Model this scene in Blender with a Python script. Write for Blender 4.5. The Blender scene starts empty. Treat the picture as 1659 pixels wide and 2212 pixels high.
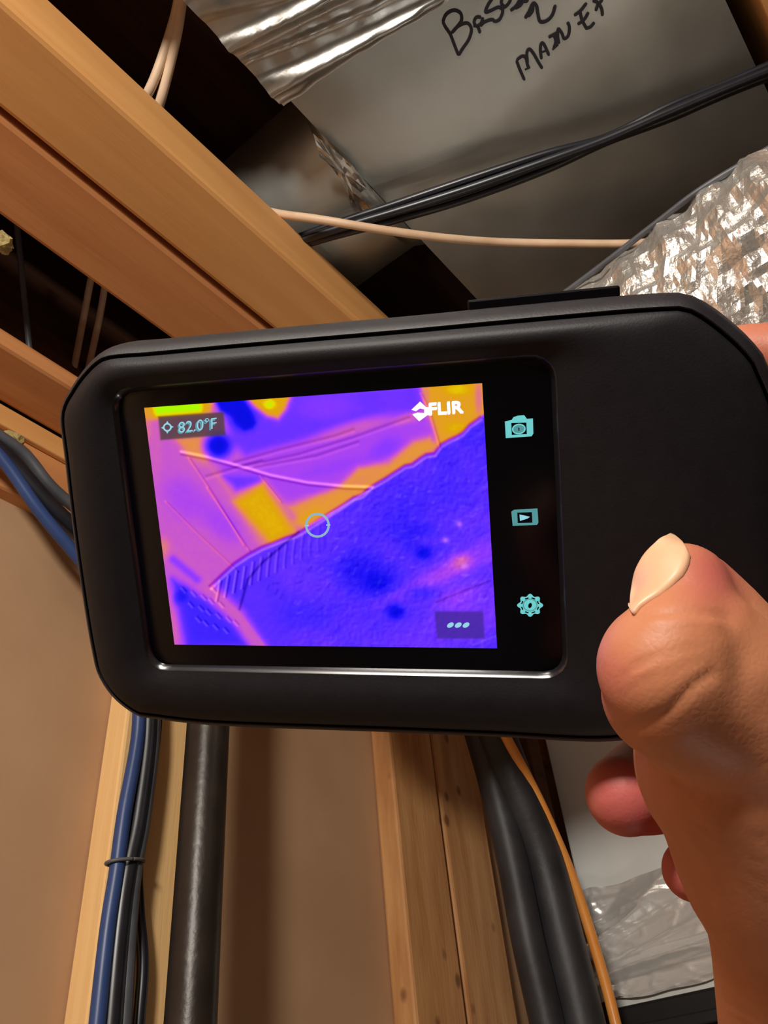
import bpy, bmesh, math, random
import numpy as np
from mathutils import Vector, Matrix, noise
from mathutils.bvhtree import BVHTree

random.seed(7)
rng = np.random.default_rng(7)
C = bpy.context.scene.collection

# ------------------------------------------------------------------ camera
IMG_W, IMG_H, FOC = 1659.0, 2212.0, 1750.0
CX, CY = 829.5, 1106.0
def unit(v): return v / np.linalg.norm(v)
# joists run along world Y, the left wall lies in a plane of constant X, Z is up
wz = unit(np.array([-230.0, 2056.0, -1750.0]))
wy = np.array([1870.0, -1334.0, -1750.0]); wy = unit(wy - wz * (wy @ wz))
wx = np.cross(wy, wz)
WORLD = np.array([wx, wy, wz])            # camera axes -> world
EYE = np.array([0.0, 0.0, 1.5])
cam_data = bpy.data.cameras.new('camera')
cam = bpy.data.objects.new('camera', cam_data)
C.objects.link(cam)
cam_data.sensor_fit = 'VERTICAL'
cam_data.sensor_height = 36.0
cam_data.lens = 36.0 * FOC / IMG_H
cam_data.clip_start = 0.005
m4 = Matrix.Identity(4)
for r in range(3):
    for c in range(3): m4[r][c] = WORLD[r][c]
    m4[r][3] = EYE[r]
cam.matrix_world = m4
bpy.context.scene.camera = cam

# ------------------------------------------------------------------ world, lamps, exposure
w = bpy.data.worlds.new('world'); bpy.context.scene.world = w
w.use_nodes = True
w.node_tree.nodes['Background'].inputs[0].default_value = (0.85, 0.78, 0.72, 1)
w.node_tree.nodes['Background'].inputs[1].default_value = 0.10
vs = bpy.context.scene.view_settings
vs.view_transform = 'Standard'; vs.look = 'None'; vs.gamma = 1.0; vs.exposure = 0.0; vs.use_curve_mapping = False
def lamp(name, loc, power, size, color):
    d = bpy.data.lights.new(name, 'POINT'); d.energy = power; d.shadow_soft_size = size; d.color = color
    o = bpy.data.objects.new(name, d); o.location = loc; C.objects.link(o); return o
lamp('work_lamp', (0.27, -0.80, 2.05), 64.0, 0.10, (1.0, 0.945, 0.86))
lamp('low_fill_light', (-0.22, 0.72, 0.62), 3.2, 0.05, (1.0, 0.95, 0.88))  # added low fill, gives the duct underside and the pipe a highlight

# ------------------------------------------------------------------ pixel rays (used once, to survey the place)
def ray(p): return WORLD @ np.array([(p[0]-CX)/FOC, (CY-p[1])/FOC, -1.0])
def at(x, y, depth): return EYE + ray((x, y)) * depth
def on_z(p, z): d = ray(p); return EYE + d * ((z-EYE[2])/d[2])
def on_x(p, x): d = ray(p); return EYE + d * (x/d[0])
def on_y(p, y): d = ray(p); return EYE + d * (y/d[1])

# ------------------------------------------------------------------ materials
def srgb(r, g, b):
    f = lambda c: c/12.92 if c <= 0.04045 else ((c+0.055)/1.055)**2.4
    return (f(r/255), f(g/255), f(b/255), 1)
def mat(name, col, rough=0.6, metal=0.0, col2=None, nscale=20.0, stretch=(1,1,1), bump=0.0, bscale=None,
        spec=0.5, detail=6.0, coat=0.0, sss=0.0, sssr=(1,.3,.15), ramp=(0.35,0.65), rough2=None, bdist=0.002):
    m = bpy.data.materials.new(name); m.use_nodes = True
    nt = m.node_tree; b = nt.nodes['Principled BSDF']; L = nt.links.new
    b.inputs['Roughness'].default_value = rough; b.inputs['Metallic'].default_value = metal
    b.inputs['Specular IOR Level'].default_value = spec
    b.inputs['Coat Weight'].default_value = coat
    if sss:
        b.inputs['Subsurface Weight'].default_value = sss
        b.inputs['Subsurface Radius'].default_value = sssr
        b.inputs['Subsurface Scale'].default_value = 0.003
    b.inputs['Base Color'].default_value = col
    tc = nt.nodes.new('ShaderNodeTexCoord'); mp = nt.nodes.new('ShaderNodeMapping')
    mp.inputs['Scale'].default_value = stretch
    L(tc.outputs['Object'], mp.inputs['Vector'])
    if col2 or rough2 is not None:
        n = nt.nodes.new('ShaderNodeTexNoise'); n.inputs['Scale'].default_value = nscale; n.inputs['Detail'].default_value = detail
        L(mp.outputs[0], n.inputs['Vector'])
        if col2:
            cr = nt.nodes.new('ShaderNodeValToRGB')
            cr.color_ramp.elements[0].position = ramp[0]; cr.color_ramp.elements[1].position = ramp[1]
            cr.color_ramp.elements[0].color = col; cr.color_ramp.elements[1].color = col2
            L(n.outputs['Fac'], cr.inputs['Fac']); L(cr.outputs['Color'], b.inputs['Base Color'])
        if rough2 is not None:
            mr = nt.nodes.new('ShaderNodeMapRange'); mr.inputs[1].default_value = 0.3; mr.inputs[2].default_value = 0.7
            mr.inputs[3].default_value = rough; mr.inputs[4].default_value = rough2
            L(n.outputs['Fac'], mr.inputs[0]); L(mr.outputs[0], b.inputs['Roughness'])
    if bump:
        n2 = nt.nodes.new('ShaderNodeTexNoise'); n2.inputs['Scale'].default_value = bscale or nscale*3; n2.inputs['Detail'].default_value = 4
        L(mp.outputs[0], n2.inputs['Vector'])
        bp = nt.nodes.new('ShaderNodeBump'); bp.inputs['Strength'].default_value = bump; bp.inputs['Distance'].default_value = bdist
        L(n2.outputs['Fac'], bp.inputs['Height']); L(bp.outputs[0], b.inputs['Normal'])
    return m
def emit(name, col, strength=1.0):
    m = bpy.data.materials.new(name); m.use_nodes = True; nt = m.node_tree
    b = nt.nodes['Principled BSDF']
    b.inputs['Base Color'].default_value = (0,0,0,1); b.inputs['Roughness'].default_value = 0.4
    b.inputs['Specular IOR Level'].default_value = 0.1
    b.inputs['Emission Color'].default_value = col; b.inputs['Emission Strength'].default_value = strength
    return m

M = {}
M['beam']   = mat('beam_wood', srgb(206,146,84), 0.6, 0, srgb(218,160,96), 5, (7,0.5,7), 0.10, 26)
M['beam2']  = mat('beam_wood_red', srgb(184,118,68), 0.6, 0, srgb(202,138,84), 5, (7,0.5,7), 0.10, 26)
M['stud']   = mat('stud_pine', srgb(238,190,126), 0.6, 0, srgb(246,204,142), 6, (10,10,0.7), 0.2, 26)
M['post']   = mat('post_knotty', srgb(186,128,76), 0.65, 0, srgb(212,158,102), 5, (9,9,1.2), 0.25, 26)
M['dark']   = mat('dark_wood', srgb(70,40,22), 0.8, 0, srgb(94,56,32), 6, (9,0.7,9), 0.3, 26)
M['panel']  = mat('tan_panel', srgb(176,138,104), 0.7, 0, srgb(186,148,112), 7, (1,1,1), 0.12, 160)
M['floor']  = mat('concrete', srgb(120,116,108), 0.85, 0, srgb(96,92,86), 8, (1,1,1), 0.3, 60)
M['galv']   = mat('galvanised_steel', (0.38,0.39,0.36,1), 0.36, 0.85, (0.47,0.48,0.45,1), 9, (1,1,1), 0.10, 7, rough2=0.46, bdist=0.02)
M['galv_light'] = mat('bright_galvanised_steel', (0.86,0.87,0.83,1), 0.5, 0.1, (0.92,0.93,0.89,1), 9, (1,1,1), 0.08, 9, rough2=0.6, bdist=0.01)
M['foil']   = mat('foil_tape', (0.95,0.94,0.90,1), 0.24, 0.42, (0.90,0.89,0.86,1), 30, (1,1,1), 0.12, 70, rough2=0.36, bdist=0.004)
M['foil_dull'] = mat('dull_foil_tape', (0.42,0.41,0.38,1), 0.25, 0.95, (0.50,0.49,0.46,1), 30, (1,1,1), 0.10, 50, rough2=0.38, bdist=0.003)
M['jacket'] = mat('foil_jacket', (0.84,0.82,0.78,1), 0.22, 0.8, (0.74,0.71,0.66,1), 26, (1,1,1), 0.55, 90, rough2=0.38, bdist=0.005)
M['blackplastic'] = mat('soft_black_rubber', srgb(24,22,28), 0.55, 0, srgb(29,27,33), 300, bump=0.15, bscale=1800, bdist=0.0004, spec=0.5)
M['shell']  = mat('black_plastic_shell', srgb(15,13,19), 0.55, 0, srgb(19,17,23), 300, bump=0.12, bscale=2200, bdist=0.0003, spec=0.35)
M['glass']  = mat('black_glass', (0.0012,0.001,0.003,1), 0.25, 0, None, spec=0.25)
M['rim'] = mat('polished_black_rim', srgb(26,25,28), 0.2, 0, None, spec=0.7)
M['pipe']   = mat('black_iron_pipe', srgb(40,33,28), 0.38, 0.3, srgb(52,44,38), 30, bump=0.2, bscale=120, spec=0.6)
M['blue']   = mat('blue_jacket', srgb(40,62,112), 0.4, 0, srgb(52,76,128), 20)
M['blackcable'] = mat('black_jacket', srgb(22,23,30), 0.35, 0, srgb(30,31,40), 30, spec=0.6)
M['greycable'] = mat('grey_jacket', srgb(70,72,78), 0.45, 0, srgb(84,86,92), 30)
M['white']  = mat('cream_jacket', srgb(214,180,146), 0.5, 0, srgb(228,196,164), 40)
M['insul']  = mat('black_foam_tube', srgb(40,39,42), 0.5, 0, srgb(56,55,58), 20, bump=0.2, bscale=90)
M['copper'] = mat('orange_jacket', srgb(246,156,66), 0.35, 0, srgb(250,170,84), 30)
M['ink']    = mat('marker_ink', srgb(26,24,34), 0.6)
M['tape']   = mat('grey_tape', srgb(96,96,98), 0.5)
M['foam']   = mat('yellow_foam', srgb(150,130,80), 0.9, 0, srgb(170,152,100), 60, bump=0.6, bscale=90)
M['black']  = mat('black_painted_metal', srgb(18,16,16), 0.6, 0, srgb(24,22,22), 20)
M['nail']   = mat('nail_plate', srgb(226,176,138), 0.38, 0, srgb(232,186,150), 120, sss=0.15, spec=0.4)
M['nailtip'] = mat('nail_tip', srgb(206,196,188), 0.4)
M['nailhead'] = mat('steel_nail', (0.5,0.48,0.44,1), 0.35, 1.0)

# a few dark knots in the posts
def knots(m):
    nt = m.node_tree; b = nt.nodes['Principled BSDF']; L = nt.links.new
    tc = nt.nodes.new('ShaderNodeTexCoord'); mp = nt.nodes.new('ShaderNodeMapping'); mp.inputs['Scale'].default_value = (1,1,0.7)
    v = nt.nodes.new('ShaderNodeTexVoronoi'); v.inputs['Scale'].default_value = 26
    r = nt.nodes.new('ShaderNodeMapRange'); r.inputs[1].default_value = 0.10; r.inputs[2].default_value = 0.2; r.inputs[3].default_value = 0.75; r.inputs[4].default_value = 0.0
    L(tc.outputs['Object'], mp.inputs[0]); L(mp.outputs[0], v.inputs['Vector']); L(v.outputs['Distance'], r.inputs[0])
    mx = nt.nodes.new('ShaderNodeMix'); mx.data_type = 'RGBA'; src = b.inputs['Base Color'].links[0].from_socket
    L(r.outputs[0], mx.inputs[0]); L(src, mx.inputs[6]); mx.inputs[7].default_value = srgb(104,58,30); L(mx.outputs[2], b.inputs['Base Color'])
knots(M['post'])
# skin: pink toward the pads, shade painted on the lower fingertips, finely wrinkled
def skin_mat():
    m = mat('skin', srgb(184,118,82), 0.5, 0, srgb(198,132,96), 55, sss=0.22, spec=0.35, ramp=(0.3,0.7))
    nt = m.node_tree; b = nt.nodes['Principled BSDF']; L = nt.links.new
    tc = nt.nodes.new('ShaderNodeTexCoord')
    v = nt.nodes.new('ShaderNodeTexVoronoi'); v.inputs['Scale'].default_value = 900; v.feature = 'DISTANCE_TO_EDGE'
    n = nt.nodes.new('ShaderNodeTexNoise'); n.inputs['Scale'].default_value = 260; n.inputs['Detail'].default_value = 5
    L(tc.outputs['Object'], v.inputs['Vector']); L(tc.outputs['Object'], n.inputs['Vector'])
    a = nt.nodes.new('ShaderNodeMath'); a.operation = 'ADD'; L(v.outputs['Distance'], a.inputs[0]); L(n.outputs['Fac'], a.inputs[1])
    bp = nt.nodes.new('ShaderNodeBump'); bp.inputs['Strength'].default_value = 0.10; bp.inputs['Distance'].default_value = 0.0005
    L(a.outputs[0], bp.inputs['Height']); L(bp.outputs[0], b.inputs['Normal'])
    at_ = nt.nodes.new('ShaderNodeAttribute'); at_.attribute_name = 'blush_shade'
    mx = nt.nodes.new('ShaderNodeMix'); mx.data_type = 'RGBA'
    src = b.inputs['Base Color'].links[0].from_socket
    L(at_.outputs['Fac'], mx.inputs[0]); L(src, mx.inputs[6]); mx.inputs[7].default_value = srgb(182,90,86)
    L(mx.outputs[2], b.inputs['Base Color'])
    return m
M['skin'] = skin_mat()

# ------------------------------------------------------------------ object helpers
def tag(o, label=None, cat=None, group=None, kind=None):
    if label: o['label'] = label
    if cat: o['category'] = cat
    if group: o['group'] = group
    if kind: o['kind'] = kind
    return o
def link_mesh(name, verts, faces, m, parent=None, smooth=False):
    me = bpy.data.meshes.new(name)
    me.from_pydata([tuple(map(float, v)) for v in verts], [], [tuple(f) for f in faces])
    me.update()
    if smooth: me.polygons.foreach_set('use_smooth', [True]*len(me.polygons))
    me.materials.append(m)
    o = bpy.data.objects.new(name, me); C.objects.link(o)
    if parent is not None:
        o.parent = parent
    return o
def empty(name, loc, label, cat, group=None):
    o = bpy.data.objects.new(name, None); C.objects.link(o); o.location = tuple(map(float, loc)); o.empty_display_size = 0.02
    bpy.context.view_layer.update()
    return tag(o, label, cat, group)
def adopt(child, parent):
    child.parent = parent
    child.matrix_parent_inverse = Matrix.Translation(-Vector(parent.location))
    return child
def box(name, lo, hi, m, bevel=0.0, seg=2, cuts=0):
    bm = bmesh.new(); bmesh.ops.create_cube(bm, size=1.0)
    lo, hi = Vector(lo), Vector(hi)
    for v in bm.verts:
        v.co = Vector([lo[i] + (v.co[i]+0.5)*(hi[i]-lo[i]) for i in range(3)])
    if bevel: bmesh.ops.bevel(bm, geom=bm.edges[:], offset=bevel, segments=seg, profile=0.5, affect='EDGES')
    me = bpy.data.meshes.new(name); bm.to_mesh(me); bm.free(); me.materials.append(m)
    if bevel: me.polygons.foreach_set('use_smooth', [len(p.vertices) == 4 and p.area < 0 for p in me.polygons])
    o = bpy.data.objects.new(name, me); C.objects.link(o); return o
def catmull(pts, n):
    P = [np.array(p, float) for p in pts]
    P = [2*P[0]-P[1]] + P + [2*P[-1]-P[-2]]
    out = []
    for i in range(1, len(P)-2):
        for k in range(n):
            t = k/n
            a, b, c, d = P[i-1], P[i], P[i+1], P[i+2]
            out.append(0.5*((2*b)+(-a+c)*t+(2*a-5*b+4*c-d)*t*t+(-a+3*b-3*c+d)*t**3))
    out.append(P[-2]); return out
def tube_geo(path, radii, sides=12, flat=1.0):
    path = [np.array(p, float) for p in path]; n = len(path)
    if np.isscalar(radii): radii = [radii]*n
    T = [unit(path[min(i+1,n-1)]-path[max(i-1,0)]) for i in range(n)]
    ref = np.array([0,0,1.0]) if abs(T[0][2]) < 0.9 else np.array([1.0,0,0])
    N = unit(np.cross(T[0], ref)); V, F = [], []
    for i in range(n):
        N = unit(N - T[i]*(N@T[i])); B = np.cross(T[i], N)
        for k in range(sides):
            a = 2*math.pi*k/sides
            V.append(path[i] + radii[i]*(math.cos(a)*N + flat*math.sin(a)*B))
    for i in range(n-1):
        for k in range(sides):
            F.append((i*sides+k, i*sides+(k+1)%sides, (i+1)*sides+(k+1)%sides, (i+1)*sides+k))
    F.append(tuple(range(sides))[::-1]); F.append(tuple((n-1)*sides+k for k in range(sides)))
    return V, F
def tube(name, pts, r, m, n=10, sides=14, flat=1.0):
    V, F = tube_geo(catmull(pts, n), r, sides, flat)
    return link_mesh(name, V, F, m, None, True)
def struct(o): o['kind'] = 'structure'; return o
def fix_normals(o):
    bm = bmesh.new(); bm.from_mesh(o.data); bmesh.ops.recalc_face_normals(bm, faces=bm.faces[:]); bm.to_mesh(o.data); bm.free()

# ================================================================== THE SETTING
WALL_X = -0.690
struct(box('floor', (-0.9,-2.6,-0.1), (3.0,3.7,0.0), M['floor']))
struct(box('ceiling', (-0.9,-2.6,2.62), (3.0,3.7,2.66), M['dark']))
struct(box('wall_left', (-0.9,-2.6,0.0), (WALL_X,3.7,2.1), M['panel']))
struct(box('wall_back', (-0.69,3.5,0.0), (3.0,3.7,2.62), M['panel']))
struct(box('wall_right', (3.0,-2.6,0.0), (3.1,3.7,2.62), M['panel']))
struct(box('wall_front', (-0.9,-2.7,0.0), (3.0,-2.6,2.62), M['panel']))
struct(box('trim_1', (-0.9,-2.6,2.1), (-0.672,3.5,2.2), M['beam2'], 0.004))     # top plate of the wall

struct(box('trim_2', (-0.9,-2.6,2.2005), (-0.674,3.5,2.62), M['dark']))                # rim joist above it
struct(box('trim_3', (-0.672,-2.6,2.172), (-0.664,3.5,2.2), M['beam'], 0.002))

# ================================================================== TIMBER
def timber(name, lo, hi, m, label, cat, group=None, bev=0.005):
    return tag(box(name, lo, hi, m, bev), label, cat, group)
ZB = 2.25
timber('ceiling_beam', (-0.4075,-1.6,ZB), (-0.331,3.45,ZB+0.072), M['beam'],
       'orange wooden beam beside the sheet metal duct, nearer of the touching pair', 'beam')
timber('ceiling_beam', (-0.499,-1.6,ZB+0.001), (-0.4135,3.45,ZB+0.072), M['beam2'],
       'orange wooden beam behind the narrow gap, farther of the touching pair', 'beam')
timber('ceiling_beam', (-0.664,-1.6,2.2005), (-0.592,3.45,2.224), M['beam2'],
       'brown wooden beam lying on top of the wall at far left', 'beam')
timber('floor_joist', (0.150,-1.6,2.33), (0.20,3.45,2.615), M['beam'],
       'orange joist at the top right corner beyond the duct', 'joist', None, 0.003)
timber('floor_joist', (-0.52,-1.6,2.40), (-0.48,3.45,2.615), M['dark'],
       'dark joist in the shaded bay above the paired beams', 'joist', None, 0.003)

# studs on the left wall
def stud_y(p, x): return on_x(p, x)[1]
SX = -0.655
y0 = (stud_y((252,1560),SX)+stud_y((212,2212),SX))/2; y1 = (stud_y((408,1560),SX)+stud_y((378,2212),SX))/2
timber('wall_stud', (WALL_X+0.0005,y0,0.001), (SX,y1,2.099), M['stud'],
       'pale pine stud behind the cable bundle, left of the black pipe', 'stud', None, 0.003)
ya = (stud_y((845,1640),SX)+stud_y((902,2212),SX))/2; yb = (stud_y((935,1640),SX)+stud_y((1012,2212),SX))/2
timber('wall_stud', (WALL_X+0.0005,ya,0.001), (SX,yb,2.099), M['post'],
       'knotty brown stud left of the black foam tubes', 'stud', None, 0.004)
yc = yb+0.012
timber('wall_stud', (WALL_X+0.0005,yc,0.001), (SX-0.004,yc+0.11,2.099), M['post'],
       'brown stud in striped shadow, right behind the black foam tubes', 'stud', None, 0.004)
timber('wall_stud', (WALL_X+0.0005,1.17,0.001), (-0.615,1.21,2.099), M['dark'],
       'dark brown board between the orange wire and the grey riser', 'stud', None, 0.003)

# ================================================================== DUCTS
DZ = 2.35
DX0, DX1 = -0.246, 0.128
def grid_patch(name, nu, nv, fn, m, thick=None, smooth=True):
    V = [fn(u/nu, v/nv) for v in range(nv+1) for u in range(nu+1)]
    F = [(v*(nu+1)+u, v*(nu+1)+u+1, (v+1)*(nu+1)+u+1, (v+1)*(nu+1)+u) for v in range(nv) for u in range(nu)]
    return link_mesh(name, V, F, m, None, smooth)
def dent(x, y):
    e = max(0, min(1, min(x-DX0, DX1-x)/0.06))
    return 0.0035*nz(x,y,0,4.5)*e + 0.0015*nz(x,y,3,11)*e - 0.002*e
def nz(x, y, z, s): return noise.noise(Vector((x*s, y*s, z*s)))

duct = empty('sheet_metal_duct', (-0.06,1.0,DZ), 'wide grey sheet metal duct with black handwriting on its underside', 'duct')
# dented sheet body
def duct_body():
    V, F = [], []
    ny = 120; ring = []
    prof = []
    for i in range(25): prof.append((DX0+(DX1-DX0)*i/24, DZ))
    for i in range(1,9): prof.append((DX1, DZ+0.2*i/8))
    for i in range(1,9): prof.append((DX1-(DX1-DX0)*i/8, DZ+0.2))
    for i in range(1,8): prof.append((DX0, DZ+0.2-0.2*i/8))
    n = len(prof)
    for j in range(ny+1):
        y = -1.5+4.9*j/ny
        for (x, z) in prof:
            d = 0.0
            if z < DZ+1e-6:
                d = dent(x, y)
            V.append((x, y, z+d))
    for j in range(ny):
        for k in range(n):
            F.append((j*n+k, (j+1)*n+k, (j+1)*n+(k+1)%n, j*n+(k+1)%n))
    o = link_mesh('duct_body', V, F, M['galv'], None, True)
    fix_normals(o)
    o.data.set_sharp_from_angle(angle=math.radians(40)); return o
adopt(duct_body(), duct)
# folded seam lip where the next section slides over, and crumpled foil tape across the joint
def lip(): return box('seam_lip', (DX0-0.004, 0.245, DZ-0.0075), (DX1+0.004, 0.256, DZ-0.004), M['galv'], 0.001)
def tape_patch():
    y0, y1 = -0.12, 0.250
    def fn(u, v):
        x = DX0-0.006+(DX1-DX0+0.012)*u
        edge = 0.004*nz(x,0,7,9)+0.002*nz(x,2,3,50)
        y = y0+(y1+0.036*min(1,u*2.2)+edge-y0)*v
        s = x*0.93+y*0.36; t = -x*0.36+y*0.93
        rid = abs(noise.noise(Vector((s*1.6, t*20.0, 0.3))))
        rid2 = abs(noise.noise(Vector((s*3.5, t*62.0, 4.3))))
        rg = max(0, 1-rid*5)**1.5*0.008+max(0, 1-rid2*5)*0.0025
        z = DZ-0.0085-(0.004*(0.5-rid)+rg)*(1 if v < 0.985 else 0.15) - 0.0007*nz(x,y,1,50)
        return (x, y, min(z, DZ-0.0065))
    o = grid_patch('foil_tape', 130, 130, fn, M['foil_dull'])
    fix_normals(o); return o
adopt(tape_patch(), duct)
# foil scraps of tape that hang over the duct's left edge
def scrap(name, pts, zoff, seed, m):
    P = [on_z(p, DZ-0.004) for p in pts]
    c = sum(P)/len(P); V = [c]; F = []
    for p in P: V.append(p)
    k = len(P)
    for i in range(k): F.append((0, 1+i, 1+(i+1)%k))
    bm = bmesh.new(); vs_ = [bm.verts.new(v) for v in V]
    for f in F: bm.faces.new([vs_[i] for i in f])
    bmesh.ops.subdivide_edges(bm, edges=bm.edges[:], cuts=3, use_grid_fill=True)
    bmesh.ops.triangulate(bm, faces=bm.faces[:])
    for v in bm.verts:
        v.co.z -= 0.006+0.006*abs(noise.noise(v.co*90+Vector((seed,0,0))))
    me = bpy.data.meshes.new(name); bm.to_mesh(me); bm.free(); me.materials.append(m)
    o = bpy.data.objects.new(name, me); C.objects.link(o); return o
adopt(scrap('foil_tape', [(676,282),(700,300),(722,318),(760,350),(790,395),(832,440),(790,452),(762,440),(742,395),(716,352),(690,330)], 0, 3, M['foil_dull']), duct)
# marker handwriting, pressed onto the sheet
def stroke_geo(pts, w, z, V, F):
    P = [on_z((930+p[0]/3.95, p[1]/3.95), z) for p in pts]
    P = catmull(P, 6) if len(P) > 2 else P
    base = len(V); n = len(P)
    for i in range(n):
        t = unit(P[min(i+1,n-1)]-P[max(i-1,0)]); s = np.array([-t[1], t[0], 0])
        ww = w*(0.55 if i in (0, n-1) else 1.0)
        for sgn, dz in ((1,-0.0009),(-1,-0.0009),(-1,-0.0003),(1,-0.0003)):
            v = P[i]+s*ww*sgn; v[2] = DZ+dent(v[0],v[1])+dz; V.append(v)
    for i in range(n-1):
        for k in range(4):
            F.append((base+i*4+k, base+i*4+(k+1)%4, base+(i+1)*4+(k+1)%4, base+(i+1)*4+k))
    F.append(tuple(base+k for k in range(4))); F.append(tuple(base+(n-1)*4+k for k in range(4)))
def writing(strokes, w):
    V, F = [], []
    for s in strokes: stroke_geo(s, w, DZ-0.0062, V, F)
    o = link_mesh('handwriting', V, F, M['ink']); fix_normals(o); return adopt(o, duct)
writing([[(110,200),(135,250),(175,310),(210,400),(245,490)],
         [(110,205),(140,140),(205,105),(262,130),(272,190),(235,245),(185,300)],
         [(185,300),(245,240),(320,215),(356,265),(335,350),(285,425),(245,490)],
         [(440,165),(400,165),(380,205),(400,240),(440,215),(455,165)], [(372,235),(410,245),(430,300)],
         [(540,0),(500,60),(478,120),(520,110),(590,80),(625,110),(600,180),(555,205)], [(430,240),(470,205),(530,185),(560,205)],
         [(600,95),(655,70),(690,20),(670,-20),(625,0),(615,50),(650,85)],
         [(690,110),(735,75),(770,20),(765,-20)], [(730,90),(780,60),(805,5),(800,-20)], [(790,30),(835,25),(830,-20)]], 0.0015)
writing([[(815,175),(850,120),(885,50),(915,70),(925,130),(945,200),(1000,195),(1050,145),(1078,60)], [(880,60),(880,110),(840,160)]], 0.0016)
writing([[(740,530),(770,610),(810,700)], [(740,530),(790,495),(820,510),(835,570),(850,600)], [(812,610),(855,590)], [(835,560),(830,470),(850,435),(885,470),(925,540),(962,600)],
         [(955,520),(945,440),(955,385),(980,400),(1020,490)], [(945,465),(1010,445)],
         [(1015,335),(1055,315),(1090,295)], [(1062,315),(1078,370),(1060,430)], [(1048,440),(1100,395)],
         [(1105,390),(1095,330),(1100,265),(1130,300),(1150,345),(1185,320),(1195,250),(1180,205)],
         [(1235,150),(1290,110),(1345,40)], [(1265,225),(1320,185),(1360,120)], [(1330,260),(1375,245),(1410,205)], [(1285,110),(1305,190),(1345,265)],
         [(1395,20),(1440,40),(1470,90),(1478,150)], [(1480,10),(1440,60),(1420,110)]], 0.0015)

# round takeoff that leaves the duct's left side above the beams
def takeoff():
    V, F = tube_geo(catmull([(DX0-0.001,0.40,DZ+0.098),(-0.34,0.395,DZ+0.099),(-0.472,0.39,DZ+0.102)], 10), 0.108, 48)
    o = link_mesh('pipe_body', V, F, M['galv'], None, True); fix_normals(o)
    o.data.set_sharp_from_angle(angle=math.radians(50)); return o
tk = empty('takeoff_pipe', (-0.3,0.40,DZ), 'short round grey branch pipe leaving the left side of the duct', 'duct')
adopt(takeoff(), tk)
V, F = tube_geo([(DX0-0.001,0.40,DZ+0.098),(DX0-0.012,0.4,DZ+0.098),(DX0-0.02,0.4,DZ+0.098)], [0.114,0.113,0.1085], 48)
cl = link_mesh('collar', V, F, M['galv'], None, True); fix_normals(cl); adopt(cl, tk)

# foil wrapped flexible duct at the right, runs down behind the thermal camera
flexP = [on_z((2150,305),2.07), on_z((1792,543),2.07), on_z((1343,842),2.07), on_z((980,1085),2.06), on_z((760,1215),2.05)]
def flex_duct():
    P = catmull(flexP, 56); n = len(P); sides = 96; r0 = 0.100
    T = [unit(P[min(i+1,n-1)]-P[max(i-1,0)]) for i in range(n)]
    V, F = [], []
    for i in range(n):
        N = unit(np.cross(T[i], np.array([0,0,1.0]))); B = np.cross(N, T[i])
        for k in range(sides):
            a = 2*math.pi*k/sides
            d = math.cos(a)*N+math.sin(a)*B
            q = Vector(P[i]+d*r0)
            big = noise.noise(q*18)*0.005
            cr = (noise.voronoi(q*46)[0][0])
            cr2 = (noise.voronoi(q*95)[0][0])
            rr = r0 + big + 0.010*(cr-0.35) + 0.004*(cr2-0.35) + 0.0022*math.sin(i*0.55)
            V.append(P[i]+d*rr)
    for i in range(n-1):
        for k in range(sides):
            F.append((i*sides+k, i*sides+(k+1)%sides, (i+1)*sides+(k+1)%sides, (i+1)*sides+k))
    F.append(tuple(range(sides))); F.append(tuple((n-1)*sides+k for k in range(sides))[::-1])
    o = link_mesh('flexible_duct', V, F, M['jacket'], None, False); fix_normals(o); return o
tag(flex_duct(), 'crumpled silver foil flexible duct at the right, above the hand', 'duct')
tag(tube('wire', [on_z((1190,655),2.12), on_z((1300,573),2.12), on_z((1420,480),2.12), on_z((1520,405),2.12), on_z((1680,310),2.12)], 0.0028, M['greycable']),
    'thin brown grey wire along the upper edge of the foil duct', 'wire')

# riser duct at the lower right
RY = 1.25
rx0 = on_y((1200,1700), RY)[0]; rx1 = -0.30
ztop = 2.33; zt0 = on_y((1400,2150), RY)[2]; zt1 = on_y((1350,1905), RY)[2]
riser = empty('riser_duct', ((rx0+rx1)/2, RY+0.12, zt0), 'pale galvanised riser duct behind the hand, foil taped near its foot', 'duct')
adopt(box('riser_body', (rx0,RY,zt0-0.01), (rx1,RY+0.24,ztop), M['galv_light'], 0.003), riser)
def collar_tape():
    def fn(u, v):
        x = rx0-0.006+(rx1-rx0+0.006)*u; z = zt0+(zt1-zt0)*v + (0.010*nz(u*6,0,3,1.0) if v > 0.98 or v < 0.02 else 0)
        q = Vector((x*9, z*34, 1.7))
        n1 = noise.noise(Vector((x*2.5, z*14-x*1.5, 1.7))); n2 = noise.noise(Vector((x*4+z*3, z*36-x*4, 5)))
        d = 0.018*max(0, 1-abs(n1)*4.5) + 0.003*max(0, 1-abs(n2)*4.5) + 0.010*abs(n1) + 0.0012*max(0,1-5*abs(noise.noise(Vector((x*22-z*16, z*70+x*20, 8)))))
        k = math.exp(-((x-rx0-0.012)/0.02)**2)
        d += k*0.010*abs(noise.noise(Vector((x*70+z*40, z*70, 2))))
        if u == 0: x += 0.008*noise.noise(Vector((0, z*80, 9)))
        return (x, RY-0.003-d, z)
    o = grid_patch('foil_tape', 90, 80, fn, M['foil']); fix_normals(o); return o
adopt(collar_tape(), riser)
plen = empty('equipment_cabinet', ((rx0+rx1)/2, RY+0.12, 0.0), 'black metal cabinet under the foil taped riser duct', 'cabinet')
adopt(box('cabinet_body', (rx0-0.02,RY-0.03,0.001), (rx1+0.1,RY+0.34,zt0-0.0105), M['black'], 0.004), plen)
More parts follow.
